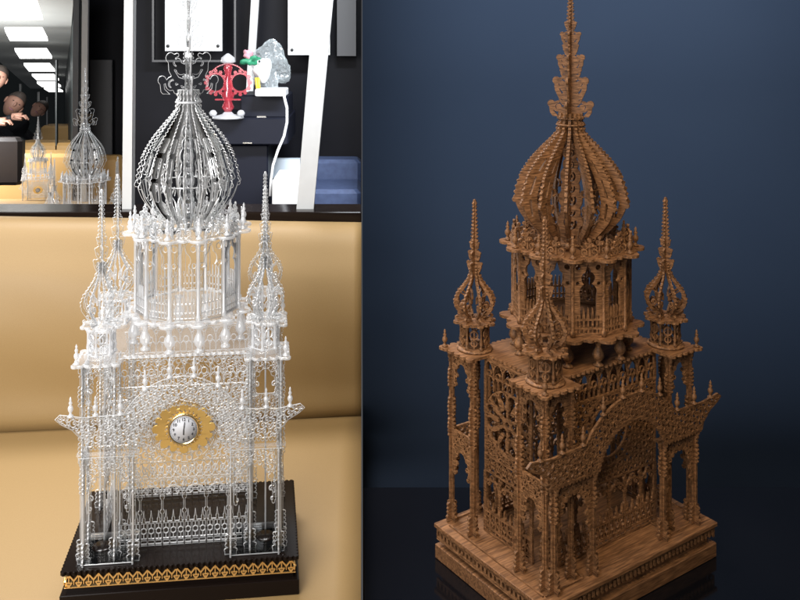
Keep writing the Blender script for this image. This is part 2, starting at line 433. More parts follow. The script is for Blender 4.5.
def column(H, mids):
    f = Fret(-.012, .012, 0, H, .0004)
    f.box(-.0046, .0046, 0, H); f.box(-.0105, .0105, 0, .004); f.box(-.0085, .0085, .004, .011); f.box(-.0068, .0068, .011, .031)
    for z in (.0145, .021, .0275): f.circ(-.0072, z, .0031); f.circ(.0072, z, .0031)
    f.circ(-.0088, .007, .003); f.circ(.0088, .007, .003)
    for m in mids:
        for k in range(-2, 3): f.circ(-.0052, m+k*.0066, .0033-.0004*abs(k)); f.circ(.0052, m+k*.0066, .0033-.0004*abs(k))
    for k, (hw, z) in enumerate(((.0062, .018), (.0075, .010), (.009, .0045))): f.box(-hw, hw, H-z, H-z+.0028)
    f.box(-.0072, .0072, H-.012, H); f.box(-.009, .009, H-.0035, H)
    return f
def drum_panel(w, H):
    X = w/2; f = Fret(-X, X, 0, H)
    f.box(-X+.0004, X-.0004, 0, H)
    # waisted opening
    f.box(-.0135, .0135, .032, .066, True); f.circ(0, .072, .0145, True); f.circ(0, .094, .0115, True); f.seg(0, .100, 0, .117, .012, .0015, True)
    f.circ(-.0175, .086, .0032, True); f.circ(.0175, .086, .0032, True); f.circ(-.0165, .112, .0045, True); f.circ(.0165, .112, .0045, True)
    f.box(-.018, .018, .006, .034, True)
    f.box(-.019, .019, .012, .0145); f.box(-.019, .019, .026, .0285)
    for k in range(-2, 3):
        x = k*.0072; f.seg(x, .003, x, .027, .0028); f.seg(x, .028, x, .047, .0048, .0006)
    return f
def dome_rib(deep=0):
    out = [(.021, .699), (.021, .682), (.027, .663), (.046, .643), (.0665, .621), (.081, .600), (.0895, .581), (.0945, .562), (.0940, .545), (.086, .526), (.074, .511), (.062, .499), (.055, .493)]
    inn = [(.046, .497), (.055, .506), (.066, .522), (.070, .541), (.071, .560), (.064, .582), (.052, .604), (.038, .626), (.0235, .648), (.014, .668), (.013, .699)]
    inn = [(max(.012, x-deep*min(1, max(0, (.64-z)/.05))), z) for x, z in inn]
    f = Fret(0, .102, .474, .700, .0005)
    def smooth(P):
        Q = []
        for i in range(len(P)-1):
            p0, p1, p2, p3 = P[max(i-1, 0)], P[i], P[i+1], P[min(i+2, len(P)-1)]
            for t in (0, .25, .5, .75):
                Q.append(tuple(.5*(2*p1[k]+(p2[k]-p0[k])*t+(2*p0[k]-5*p1[k]+4*p2[k]-p3[k])*t*t+(3*p1[k]-p0[k]-3*p2[k]+p3[k])*t**3) for k in (0, 1)))
        return Q+[P[-1]]
    so, si = smooth(out), smooth(inn)
    f.D = np.minimum(f.D, f.polyd(so+si))
    acc = 0
    for i in range(1, len(so)):
        acc += math.dist(so[i], so[i-1])
        if acc > .0052 and so[i][1] > .548: f.circ(*so[i], .0024); acc = 0
    f.circ(.0955, .5485, .0042)
    # pierced slots
    for a, b, w1, w2 in (((.081, .567), (.0705, .592), .006, .0035), ((.081, .553), (.077, .528), .0055, .0035), ((.063, .604), (.049, .622), .0035, .0022)):
        f.seg(*a, *b, w1, w2, True)
    # foot scrolls
    f.pl([(.050, .500), (.0445, .492), (.046, .483), (.054, .478), (.064, .479)], .0065, .0035); f.scroll(.066, .4855, .0065, -PI/2, 1.0, .0028, 1)
    f.box(.034, .066, .4740, .4785); f.scroll(.052, .493, .006, PI/2, .9, .0024, -1)
    f.pl([(.040, .4785), (.0385, .495), (.044, .510), (.052, .516)], .004, .002)
    f.pl([(.0675, .540), (.060, .548), (.055, .542), (.059, .535)], .003, .0015)
    f.pl([(.060, .575), (.052, .573), (.050, .566), (.055, .563)], .0026, .0014)
    return f
def half_spire(z0, z1, fl, r0, res=.0005):
    """flat silhouette mirrored about x=0; fl = [(z, reach, size)] flourishes"""
    mx = max([r for _, r, _ in fl]+[r0])+.008; f = Fret(-mx, mx, z0, z1, res)
    f.seg(0, z0, 0, z1-.006, r0*2, .0042)
    for sg in (-1, 1):
        f.seg(0, z0, 0, z1-.006, .004, .003)
        for z, r, s_ in fl:
            b = max(.001, r0*(1-(z-z0)/(z1-z0))*.8)
            f.pl([(sg*b, z-s_*1.1), (sg*(b+r)*.55, z-s_*.9), (sg*r*.95, z-s_*.35), (sg*r, z+s_*.25)], s_*.42, s_*.28)
            f.circ(sg*r*.98, z+s_*.3, s_*.30); f.scroll(sg*r*.62, z, s_*.45, PI/2 if sg > 0 else PI/2, .9, s_*.24, -sg)
            f.circ(sg*r*.4, z-s_*.3, s_*.33)
    n = int((z1-z0)/.0062)
    for i in range(1, n-1):
        z = z0+(z1-z0)*i/n; b = r0*(1-(z-z0)/(z1-z0))+.0017
        f.circ(-b, z, .0019); f.circ(b, z, .0019)
    f.circ(0, z1-.007, .0042); f.circ(0, z1-.0025, .0026); f.circ(0, z1-.014, .0033)
    return f
def turret_rib(wide):
    f = Fret(0, .040, .345, .440, .0004)
    o = [(.0055, .436), (.006, .426), (.0105, .414), (.020, .401), (.029, .391), (.0335, .380), (.0325, .369), (.026, .360), (.018, .354)]
    w = .005 if not wide else .0065
    f.pl(o, .0046, w*.8)
    for i in range(len(o)-1):
        for t in (0, .5):
            x = o[i][0]+(o[i+1][0]-o[i][0])*t; z = o[i][1]+(o[i+1][1]-o[i][1])*t
            if z > .37: f.circ(x+.0018, z+.0006, .0021)
    f.scroll(.0225, .371, .0075, 0, 1.1, .0026, -1)
    f.pl([(.018, .354), (.014, .350), (.020, .3465), (.028, .348)], .004, .0028); f.circ(.030, .3515, .003); f.box(.010, .030, .345, .3475)
    f.pl([(.0235, .392), (.015, .386), (.013, .376)], .0022)
    return f
def roof_plate():
    f = Fret(-.19, .19, -.13, .13, .0008); f.box(-.140, .140, -.086, .086)
    for sx in (-1, 1):
        for sy in (-1, 1):
            f.box(min(sx*(TX-.038), sx*(TX+.037)), max(sx*(TX-.038), sx*(TX+.037)), min(sy*(TY-.036), sy*(TY+.037)), max(sy*(TY-.036), sy*(TY+.037)))
            for t in range(-2, 3):
                f.circ(sx*TX+t*.0155, sy*(TY+.037), .0068); f.circ(sx*(TX+.037), sy*TY+t*.0155, .0068)
            f.circ(sx*(TX+.038), sy*(TY+.038), .007)
    for k in range(-9, 10):
        for sy in (-1, 1): f.circ(k*.0108, sy*.086, .0048)
    for k in range(-4, 5):
        for sx in (-1, 1): f.circ(sx*.140, k*.0108, .0048)
    return f
def round_plate(r, lobes, lr, inner=0):
    f = Fret(-r-lr, r+lr, -r-lr, r+lr, .0008); f.circ(0, 0, r)
    for k in range(lobes):
        a = 2*PI*(k+.5)/lobes; f.circ(r*math.cos(a), r*math.sin(a), lr)
        a += PI/lobes; f.circ(r*1.0*math.cos(a), r*1.0*math.sin(a), lr*.35)
    if inner: f.circ(0, 0, inner, True)
    return f
def leaf_bracket():
    f = Fret(-.016, .016, 0, .034, .0004)
    f.box(-.014, .014, 0, .003)
    for sg in (-1, 1):
        f.scroll(sg*.0075, .010, .0066, -PI/2, 1.1, .0024, sg); f.scroll(sg*.0045, .021, .0045, -PI/2, .9, .002, -sg)
    f.seg(0, 0, 0, .028, .0034, .002); f.circ(0, .029, .003)
    return f
def trim_strip(L, h, pitch, style):
    f = Fret(-L, L, 0, h, .0006)
    n = round(2*L/pitch); p = 2*L/n
    if style == 'notch':
        f.box(-L, L, 0, h)
        for i in range(n):
            c = -L+(i+.5)*p; f.seg(c, h*.34, c, h*.64, p*.56, p*.5, cut=True); f.circ(c+p/2, h*.84, p*.13, True)
    else:
        for i in range(n):
            c = -L+(i+.5)*p
            f.seg(c-p/2, h*.52, c, h*.9, .0024); f.seg(c+p/2, h*.52, c, h*.9, .0024); f.seg(c, h*.38, c, h*.88, .0018)
            f.seg(c-p*.28, h*.38, c, h*.12, .002); f.seg(c+p*.28, h*.38, c, h*.12, .002); f.circ(c, h*.2, .0022)
            f.seg(c-p*.3, h*.4, c+p*.3, h*.4, .0016)
            f.seg(c-p/2, h*.52, c-p/2, h*.3, .0016)
        f.box(-L, L, h*.06, h*.12)
    return f
FIN = [(.0022, 0), (.0052, .0005), (.0052, .0025), (.0028, .004), (.0020, .007), (.0042, .0105), (.0047, .013), (.0038, .016), (.0018, .018), (.0030, .0205), (.0030, .022), (.0014, .0245), (.0021, .027), (.0003, .0305)]
BAL = [(.0085, 0), (.0085, .003), (.005, .005), (.0042, .008), (.0085, .013), (.0098, .017), (.0088, .022), (.0052, .028), (.0038, .033), (.0055, .036), (.0044, .039), (.008, .042), (.008, .0455)]

# ------------------------------------------------------------ the tower
DR = {}
def draw(key, fn, *a):
    if key not in DR: DR[key] = fn(*a)
    return DR[key]
def build_tower(kind, root):
    clear = kind == 'clear'
    face, edge, flat = (M['clear'], M['edge'], M['frost']) if clear else (M['wood'], M['wood_edge'], M['wood_flat'])
    bev = .0008 if clear else 0
    th = .003 if clear else .004
    def S(name, f, t=None, flatp=False, b=None):
        return sheet(name, f, t or th, [flat if flatp else face, edge], bev if b is None else b, not flatp)
    # base
    W, D = .2, .128
    if clear:
        lo = MB().box((0, 0, -.046), (W+.004, D+.004, .0115), ch=.001); lo.box((0, 0, -.0205), (W-.006, D-.006, .0142)); lo.build('base', M['black'], root)
        f = Fret(-W-.01, W+.01, -D-.01, D+.01, .0009); f.box(-W, W, -D, D)
        for k in range(-22, 23):
            for s_ in (-1, 1): f.circ(k*.009, s_*D, .0036)
        for k in range(-14, 15):
            for s_ in (-1, 1): f.circ(s_*W, k*.009, .0036)
        link('base_top_plate', sheet('base_top_plate', f, .006, [M['black'], M['black']], .0005, False), root, (0, 0, -.0032))
        tm = [M['goldtrim'], M['goldtrim']]
        f1 = trim_strip(W-.002, .0225, .0165, 'zig'); f2 = trim_strip(D-.002, .0225, .0165, 'zig'); tt = .003
    else:
        lo = MB().box((0, 0, -.0480), (W+.003, D+.003, .0120), ch=.0012); lo.box((0, 0, -.0225), (W-.008, D-.008, .0135)); lo.build('base', M['wood_flat'], root)
        tp = MB().box((0, 0, -.0045), (W+.004, D+.004, .0036), ch=.001); tp.build('base_top_plate', M['wood_flat'], root)
        # engraved squares of the floor read as thin raised fillets
        for sx in (-1, 1):
            for c_, h_ in (((sx*.145, -.112, .0002), (.040, .0012, .0016)), ((sx*.145, .12, .0002), (.040, .0012, .0016)),
                           ((sx*.188, 0, .0002), (.0012, .11, .0016)), ((sx*.104, -.09, .0002), (.0012, .02, .0016))):
                MB().box(c_, h_).build('floor_fillet', M['wood'], root)
        tm = [M['wood'], M['wood_edge']]
        f1 = trim_strip(W, .019, .0095, 'notch'); f2 = trim_strip(D, .019, .0095, 'notch'); tt = .003
    zt = -.0285 if clear else -.0272
    m1 = sheet('base_trim', f1, tt, tm, 0); m2 = sheet('base_trim', f2, tt, tm, 0)
    oy, ox = (D-.0042, W-.0042) if clear else (D-.0002, W-.0002)
    link('base_trim', m1, root, (0, -oy, zt)); link('base_trim', m1, root, (0, oy, zt), PI)
    link('base_trim', m2, root, (ox, 0, zt), PI/2); link('base_trim', m2, root, (-ox, 0, zt), -PI/2)
    if clear:
        for sx in (-1, 1):
            MB().lathe([(.018, 0), (.018, .0022), (.016, .003)], 28, (sx*TX, -.066, .0002)).build('mounting_disc', M['black'], root)
            link('floor_plate', sheet('floor_plate', Fret(-.048, .048, -.052, .052, .0009).box(-.044, .044, -.048, .048), .0018, [M['clear'], M['edge']], .0004, False), root, (sx*.128, -.07, .0013))
    # body walls
    wf = S('front_wall', draw('fw', front_wall, True)); wr = S('rear_wall', draw('rw', front_wall, False)); ws = S('side_wall', draw('sw', side_wall))
    link('front_wall', wf, root, (0, Y0-TY, .0003)); link('rear_wall', wr, root, (0, Y0+TY, .0003), PI)
    link('side_wall', ws, root, (-TX, Y0, .0003), -PI/2); link('side_wall', ws, root, (TX, Y0, .0003), PI/2)
    # columns
    ct = cross('column', S('c', draw('ct', column, .2915, (.16, .195, .245)), None), (0, PI/2))
    cp = cross('porch_column', S('c', draw('cp', column, .158, (.12,)), None), (0, PI/2))
    for sx in (-1, 1):
        for sy in (-1, 1):
            for dx in (-1, 1):
                for dy in (-1, 1):
                    link('column', ct, root, (sx*TX+dx*.0275, Y0+sy*TY+dy*.0275, 0), 0)
    yf = -.112
    PC = [(-.168, yf), (-.084, yf), (.084, yf), (.168, yf), (-.168, -.035), (.168, -.035)]
    for x, y in PC[:4]: link('porch_column', cp, root, (x, y, 0))
    # porch
    link('porch_arch', S('porch_arch', draw('arch', arch_panel)), root, (0, yf-.007, .015 if clear else 0), 0, (.93 if clear else 1, 1, 1))
    lm = S('porch_lintel', draw('l1', lintel, .074)); lm2 = S('side_lintel', draw('l2', lintel, .062))
    for sx in (-1, 1):
        link('porch_lintel', lm, root, (sx*.126, yf, 0))
        link('side_lintel', draw('lsm'+kind, S, 'side_lintel', draw('l3', lintel, .046, .03, .05)), root, (sx*.145, Y0+TY+.0275, 0), PI)
        link('side_bracket', draw('lsn'+kind, S, 'side_bracket', draw('l4', lintel, .046, .03, .03, .289)), root, (sx*.145, Y0-TY-.0275, 0))
        link('side_bracket', draw('lsn'+kind, S, 'side_bracket', draw('l4', lintel, .046, .03, .03, .289)), root, (sx*(TX+.0275), Y0-TY, 0), sx*PI/2)
        link('side_bracket', draw('lsn'+kind, S, 'side_bracket', draw('l4', lintel, .046, .03, .03, .289)), root, (sx*(TX+.0275), Y0+TY, 0), sx*PI/2)
        link('side_lintel', draw('lsm'+kind, S, 'side_lintel', draw('l3', lintel, .046, .03, .05)), root, (sx*(TX+.0275), Y0+TY, 0), sx*PI/2)
        link('side_lintel', draw('lsm'+kind, S, 'side_lintel', draw('l3', lintel, .046, .03, .05)), root, (sx*(TX+.0275), Y0-TY, 0), sx*PI/2)
        # porch top slabs joining the front row to the body
        MB().box((sx*.128, -.105, .1592+.0012), (.053, .0045, .0012)).build('porch_plate', edge if not clear else flat, root)
    fin = MB().lathe(FIN, 10).mesh('finial', edge)
    for k in range(10):
        x = -.2025+k*.045
        z = .2085 if abs(x) > .112 else .1274+math.sqrt(.1346**2-x*x)
        link('finial', fin, root, (x*(.93 if clear else 1), yf-.007, z-.0012+(.015 if clear else 0)))
    # roof
    link('roof_plate', S('roof_plate', draw('roof', roof_plate), .0045, True), root, (0, Y0, .2940))
    for sx in (-1, 1):
        for sy in (-1, 1): link('corner_finial', fin, root, (sx*(TX+.036), Y0+sy*(TY+.036), .2960))
    bal = MB().lathe(BAL, 12).mesh('baluster', M['turned'] if clear else edge)
    for k in range(12):
        a = 2*PI*(k+.5)/12; link('baluster', bal, root, (.102*math.cos(a), Y0+.102*math.sin(a)*.86, .2962))
    link('lower_gallery', S('lower_gallery', draw('lg', round_plate, .106, 12, .0155, 0), .0045, True), root, (0, Y0, .3440))
    # drum
    rd = .0935; wd = 2*rd*math.tan(PI/12); H = .124
    dm = S('drum_panel', draw('dr', drum_panel, wd-.004, H)); pm = MB().lathe([(.0032, 0), (.0044, .001), (.0044, .008), (.0026, .010), (.0026, .112), (.0044, .115), (.0044, .1235)], 8).mesh('drum_post', M['turned'] if clear else edge)
    for k in range(12):
        a = 2*PI*k/12; link('drum_panel', dm, root, (rd*math.cos(a), Y0+rd*math.sin(a), .3465), a+PI/2)
        a += PI/12; q = rd/math.cos(PI/12)+.0015; link('drum_post', pm, root, (q*math.cos(a), Y0+q*math.sin(a), .3465))
    if not clear:
        pass
    link('upper_gallery', S('upper_gallery', draw('ug', round_plate, .105, 12, .0165, 0), .0045, True), root, (0, Y0, .4725))
    lb = S('leaf_bracket', draw('lb', leaf_bracket))
    for k in range(12):
        a = 2*PI*(k+.5)/12; link('gallery_finial', fin, root, (.107*math.cos(a), Y0+.107*math.sin(a), .4745), 0, (1.1, 1.1, 1.1))
        link('leaf_bracket', lb, root, (.088*math.cos(a), Y0+.088*math.sin(a), .4748), a+(0 if k % 2 else .5))
        a += PI/12; link('leaf_bracket', lb, root, (.100*math.cos(a), Y0+.100*math.sin(a), .4748), a+PI/2)
    # dome
    rib = sheet('dome_rib', draw('rib'+kind, dome_rib, 0 if clear else .003), .002 if clear else .0048, [face, M['dome_edge'] if clear else edge], bev)
    nr = 18 if clear else 14
    for k in range(nr): link('dome_rib', rib, root, (0, Y0, 0), 2*PI*(k+.5)/nr)
    for z, r_, t in ((.679, .0235, .0018), (.548, .0665, .0012) if clear else (.690, .022, .0012), (.4805, .047, .002)):
        MB().tube([(r_*math.cos(2*PI*k/32), r_*math.sin(2*PI*k/32), 0) for k in range(32)], t, 6, closed=True).build('dome_ring', edge, root, (0, Y0, z))
    MB().lathe([(.012, .690), (.012, .6945), (.001, .6950)], 16).build('dome_cap', edge, root, (0, Y0, 0))
    core = Fret(-.026, .026, .476, .690, .0005); core.seg(0, .48, 0, .69, .010, .006)
    for z, r_ in ((.49, .012), (.51, .015), (.53, .012), (.55, .014), (.57, .011), (.59, .012), (.61, .009), (.63, .009), (.65, .007)): core.circ(0, z, r_*1.5); core.circ(0, z, r_*.8, True); core.ring(0, z, r_*.45, .0022); core.circ(0, z+.01, .005)
    link('dome_core', cross('dome_core', sheet('c', core, th, [face, edge], bev), (0, PI/2) if not clear else (0, PI/4, PI/2, 3*PI/4)), root, (0, Y0, 0), .4)
    fl = [(.708, .034, .021), (.726, .019, .011), (.748, .025, .022), (.770, .016, .011), (.789, .0195, .018), (.812, .012, .009), (.831, .0145, .013), (.852, .009, .007)]
    if clear: fl = [(.707, .050, .026), (.742, .034, .030), (.780, .024, .015), (.81, .018, .012), (.84, .014, .010), (.868, .010, .008)]
    sp = sheet('spire', draw('sp'+kind, half_spire, .695, .925, fl, .0085 if clear else .012), .0032, [face, edge], bev)
    link('spire', cross('spire', sp, [PI/8*0, PI/2] if not clear else [0, PI/2]), root, (0, Y0, 0), .55 if not clear else .2)
    # corner turrets
    tb = MB().lathe([(.030, 0), (.031, .0015), (.031, .0030), (.027, .0045), (.012, .005)], 16).mesh('turret', edge if not clear else flat)
    post = MB().lathe([(.0038, 0), (.0038, .003), (.0018, .006), (.0030, .012), (.0018, .018), (.0018, .032), (.0038, .038), (.0038, .0415)], 8).mesh('turret_post', edge)
    tr = sheet('turret_rib', draw('tr', turret_rib, not clear), .0026 if clear else .0034, [face, edge], bev*.8)
    ts = cross('turret_spire', sheet('turret_spire', draw('ts', half_spire, .425, .552, [(.440, .0125, .010), (.458, .010, .009), (.476, .008, .006)], .0068, .0004), .0028, [face, edge], bev*.8), (0, PI/2))
    tp = S('turret_plate', draw('tp', round_plate, .031, 8, .0065, 0), .004, True); tl = S('turret_fret', draw('tl', lambda: Fret(-.01, .01, 0, .036, .0004).ring(0, .026, .0065, .002).ring(0, .012, .005, .0018).seg(-.009, .001, .009, .001, .002).seg(0, 0, 0, .034, .002)))
    for sx in (-1, 1):
        for sy in (-1, 1):
            t = link('turret', tb, root, (sx*TX, Y0+sy*TY, .2963)); z = -.2963
            for k in range(6):
                a = 2*PI*k/6+.3; link('turret_post', post, t, (.0235*math.cos(a), .0235*math.sin(a), .0045))
                a += PI/6; link('turret_fret', tl, t, (.0215*math.cos(a), .0215*math.sin(a), .0046), a+PI/2)
            link('turret_plate', tp, t, (0, 0, .3435+z+.0008))
            for k in range(8): link('turret_rib', tr, t, (0, 0, z+.0012), 2*PI*k/8+.35)
            link('turret_spire', ts, t, (0, 0, z), .35)
    return root

wood = empty('carved_wooden_tower', (.366, 1.463, -.834), .578)
tag(wood, 'brown carved wooden fretwork tower with ribbed onion dome on black glossy table', 'tower model')
build_tower('wood', wood)
SX = .86
glass = empty('acrylic_clock_tower', (-.282, 1.385, -.789), R(6.5)); glass.scale = (SX, SX, 1)
tag(glass, 'large clear acrylic clock tower with gold clock plate standing on the gold seat', 'clock tower', 'clear acrylic clock towers')
build_tower('clear', glass)
# clock: wavy gold plate, bezel, dial, numerals, hands
ck = MB()
gp = Fret(-.06, .06, -.045, .045, .0005)
gp.circ(0, 0, .031, ex=1.28)
for k in range(16):
    a = 2*PI*k/16; gp.circ(.0415*math.cos(a), .0325*math.sin(a), .0065 if k % 2 == 0 else .0052)
for k in range(26):
    a = 2*PI*k/26; c, s_ = math.cos(a), math.sin(a); gp.seg(.0255*c, .0255*s_, .0285*math.cos(a+.08), .0285*math.sin(a+.08), .0026, .0012, cut=True)
for sx in (-1, 1):
    gp.circ(sx*.041, .009, .0012, True); gp.circ(sx*.041, -.009, .0012, True)
cl = link('clock', sheet('clock', gp, .003, [M['goldplate'], M['goldplate']], .0004), glass, (0, Y0-TY-.0085, HC-.002), 0, (1.0/SX, 1/SX, 1.0))
Rx = Matrix.Rotation(R(90), 4, 'X')
def disc(name, prof, m, y, n=40):
    me = MB().lathe(prof, n).mesh(name, m); me.transform(Rx); return link(name, me, cl, (0, y, 0))
disc('clock_body', [(.0235, -.004), (.0235, .0015)], M['ink'], -.002)
M['bezel'] = mat('brass_bezel', (.80, .62, .32), .2, 1)
disc('bezel', [(.0235, .0), (.0248, .0015), (.0240, .0045), (.0215, .0052), (.0208, .0035)], M['bezel'], -.0016)
disc('dial', [(.0210, 0), (.0210, .0008)], M['dial'], -.0048)
nm = MB()
for k in range(60):
    a = 2*PI*k/60; r0 = .0192 if k % 5 else .0186
    nm.box((0, 0, 0), (.0002, .0001, .0006))
    v = nm.v[-8:]; nm.v[-8:] = [((r0+p[2])*math.sin(a)+p[0]*math.cos(a), p[1], (r0+p[2])*math.cos(a)-p[0]*math.sin(a)) for p in v]
nm.build('minute_track', M['ink'], cl, (0, -.00585, 0))
hm = MB()
for L, wd_, a in ((.0078, .0007, R(182)), (.0115, .0005, R(8))):
    hm.box((0, 0, 0), (wd_, .0003, L/2)); v = hm.v[-8:]
    hm.v[-8:] = [((p[2]+L/2)*math.sin(a)+p[0]*math.cos(a), p[1], (p[2]+L/2)*math.cos(a)-p[0]*math.sin(a)) for p in v]
hm.build('clock_hand', M['ink'], cl, (0, -.0066, 0))
for k in range(1, 13):
    tcu = bpy.data.curves.new('n', 'FONT'); tcu.body = str(k); tcu.size = .0062; tcu.align_x = 'CENTER'; tcu.align_y = 'CENTER'; tcu.extrude = .00012; tcu.offset = .00015
    to = bpy.data.objects.new('n', tcu); C.objects.link(to); me = bpy.data.meshes.new_from_object(to.evaluated_get(bpy.context.evaluated_depsgraph_get()))
    bpy.data.objects.remove(to); me.materials.clear(); me.materials.append(M['ink']); me.transform(Rx)
    a = 2*PI*k/12; link('numeral', me, cl, (.0152*math.sin(a), -.0059, .0152*math.cos(a)))

# mirror reflections of the tower, added as solid copies further back
def copy_tree(o, parent=None):
    c = o.copy(); C.objects.link(c); c.parent = parent
    for ch in o.children: copy_tree(ch, c)
    return c
def P(px, py, Y): return Vector(((px-XC)/F*Y, Y, (YH-py)/F*Y))
t2 = copy_tree(glass); t2.location = (-1.118, 3.45, -1.06); t2.rotation_euler.z = R(14)
t2['label'] = 'mirror image of the acrylic tower behind the slim posts, its dome showing above the black ledge at left'
t3 = copy_tree(glass); t3.location = P(38, 207, 4.3); t3.scale = (.49*SX, .49*SX, .49); t3.rotation_euler.z = R(20)
t3['label'] = 'smallest mirror image of the acrylic clock tower, far down the hall beside the leaning people'

# ------------------------------------------------------------ gold seat (left)
def extrude_profile(prof, x0, x1, dy_per_x, name, m, parent=None, nseg=24, wob=0, rise=0):
    v = []; f = []; n = len(prof)
    for i in range(nseg+1):
        x = x0+(x1-x0)*i/nseg
        for (y, z) in prof:
            w_ = wob*(1.3*math.sin(x*7.3+z*9)*math.sin(x*3.1+2+z*4)+.5*math.sin(x*19+z*31)*math.sin(x*5-z*14))
            v.append((x, y+(x-x1)*dy_per_x+w_, z+(x1-x)*rise*max(0, (z-SZ)/.4)))
    for i in range(nseg):
        for k in range(n-1): f.append((i*n+k, i*n+k+1, (i+1)*n+k+1, (i+1)*n+k))
    f.append(tuple(range(n-1, -1, -1))); f.append(tuple(nseg*n+k for k in range(n)))
    b = MB(); b.add(v, f, 0, True); b.sm[-1] = b.sm[-2] = False
    return b.build(name, m, parent)
SZ = -.789-.0575
def cr(P_, n=5):
    Q = []
    for i in range(len(P_)-1):
        p0, p1, p2, p3 = P_[max(i-1, 0)], P_[i], P_[i+1], P_[min(i+2, len(P_)-1)]
        for k in range(n):
            t = k/n; Q.append(tuple(.5*(2*p1[j]+(p2[j]-p0[j])*t+(2*p0[j]-5*p1[j]+4*p2[j]-p3[j])*t*t+(3*p1[j]-p0[j]-3*p2[j]+p3[j])*t**3) for j in (0, 1)))
    return Q+[P_[-1]]
sofa = empty('gold_sofa', (0, 0, 0)); tag(sofa, 'gold leatherette bench with tall padded back under the black ledge', 'sofa')
seat = cr([(.62, SZ-.05), (.64, SZ-.012), (.70, SZ), (.9, SZ), (1.3, SZ), (1.82, SZ), (1.902, SZ-.004), (1.925, SZ-.02)])
seat = [(.62, SZ-.34)]+seat+[(1.93, SZ-.34)]
extrude_profile(seat, -1.3, -.0015, .10, 'seat', M['gold_leather'], sofa, 30, .0006)
bk = cr([(1.925, SZ-.02), (1.905, SZ+.012), (1.908, SZ+.07), (1.9035, SZ+.15), (1.907, SZ+.22), (1.925, SZ+.29), (1.955, SZ+.34), (1.985, SZ+.378), (2.02, SZ+.394), (2.07, SZ+.392)])
bk = bk+[(2.08, SZ-.3), (1.94, SZ-.3)]
extrude_profile(bk, -1.3, -.0015, .10, 'backrest', M['gold_leather'], sofa, 70, .003, .04)

# ------------------------------------------------------------ mirror bays and what shows in them
M['frame'] = noise_mat('painted_frame', (.46, .46, .455), (.48, .48, .475), (1, 1, 1), 30, .45, .02)
M['blackwall'] = noise_mat('black_panel', (.004, .004, .006), (.007, .007, .010), (1, 1, 1), 4, .5, .02, spec=.12)
M['navy'] = mat('navy_cabinet', (.006, .007, .014), .5, 0, .2)
M['poster'] = mat('poster_paper', (.70, .70, .69), .6)
M['greypanel'] = mat('grey_panel', (.06, .06, .065), .5)
def bx(name, x0, x1, y0, y1, Y, dep, m, parent=None, ch=0, dx=0):
    a = P(x0, y1, Y); b = P(x1, y0, Y)
    return MB().box(((a.x+b.x)/2, Y+dep/2, (a.z+b.z)/2), ((b.x-a.x)/2, dep/2, (b.z-a.z)/2), ch=ch).build(name, m, parent)
o = bx('black_ledge', -60, 361.5, 212, 224, 2.075, .10, M['black'], ch=.002); tag(o, 'black glossy ledge running along the top of the gold sofa', 'ledge')
def post(name, t0, t1, b0, b1, Y, dep, m, top=-60, bot=214):
    # tapering/leaning upright: t0..t1 at y=0 and b0..b1 at y=bot
    v = []
    for yy in (bot, top):
        k = (yy-0)/(bot-0) if bot else 0
        l = t0+(b0-t0)*k; r_ = t1+(b1-t1)*k
        for Yd in (Y, Y+dep):
            v += [P(l, yy, Y)+Vector((0, Yd-Y, 0)), P(r_, yy, Y)+Vector((0, Yd-Y, 0))]
    f = [(0, 1, 5, 4), (2, 6, 7, 3), (0, 4, 6, 2), (1, 3, 7, 5), (4, 5, 7, 6), (0, 2, 3, 1)]
    b = MB(); b.add(v, f); return b.build(name, m)
o = post('frame_post', 124, 133, 122, 131.5, 2.11, .03, M['frame']); tag(o, 'slim white post left of the large acrylic dome', 'post', 'white frame posts')  # white uprights of the mirror frame
o = post('frame_post', 314, 333, 296, 313, 2.11, .03, M['frame']); tag(o, 'broad leaning white post at the right end of the ledge', 'post', 'white frame posts')
o = post('frame_post', 73, 79, 72, 77, 4.2, .02, M['greypanel']); tag(o, 'narrow grey post beside the view down the hall', 'post')
o = post('frame_post', 82, 88, 80, 86, 4.1, .02, M['frame'], -60, 214); tag(o, 'thin white strip behind the left acrylic dome', 'post', 'white frame posts')
o = bx('wall', 74, 126, -60, 330, 4.6, .05, M['blackwall']); tag(o, 'black wall panel behind the dome left of the slim white post', 'wall')
o = bx('rear_wall', 125, 361.5, -60, 330, 3.3, .05, M['blackwall']); o.name = 'wall'; tag(o, 'black wall panel behind posters and cabinet', 'wall')
o = bx('wall_panel', 90, 112, 60, 158, 4.55, .02, M['greypanel']); tag(o, 'dark grey panel between two thin white posts', 'panel')
o = post('frame_post', 251, 259, 246, 253, 3.2, .02, M['frame'], -60, 92); tag(o, 'short white upright above the black box and behind the plastic bag', 'post')
def poster(x0, x1, y1, label, screws):
    r_ = bx('poster', x0, x1, -70, y1, 3.15, .012, M['poster']); tag(r_, label, 'poster', 'white posters on the black wall')
    for sx_ in screws:
        s = P(sx_, y1-5, 3.15); me = MB().lathe([(.006, 0), (.006, .003), (.004, .005)], 10).mesh('screw', M['ink']); me.transform(Rx)
        link('screw', me, r_, (s.x, s.y-.0005, s.z))
poster(165, 222, 51, 'white poster with two dark screws behind the tall acrylic spire', (168, 218))
poster(288, 330, 55, 'white poster partly hidden by the broad leaning white post', (292, 327))
fr = empty('display_frame', (0, 0, 0)); tag(fr, 'black display frame around the white poster behind the spire', 'frame')
M['frameedge'] = mat('dark_frame', (.03, .03, .034), .35)
bx('side_bar', 152, 154, -70, 60, 3.22, .02, M['frameedge'], fr); bx('side_bar', 234, 236, -70, 60, 3.22, .02, M['frameedge'], fr); bx('bottom_bar', 152, 236, 60, 62, 3.22, .02, M['frameedge'], fr)
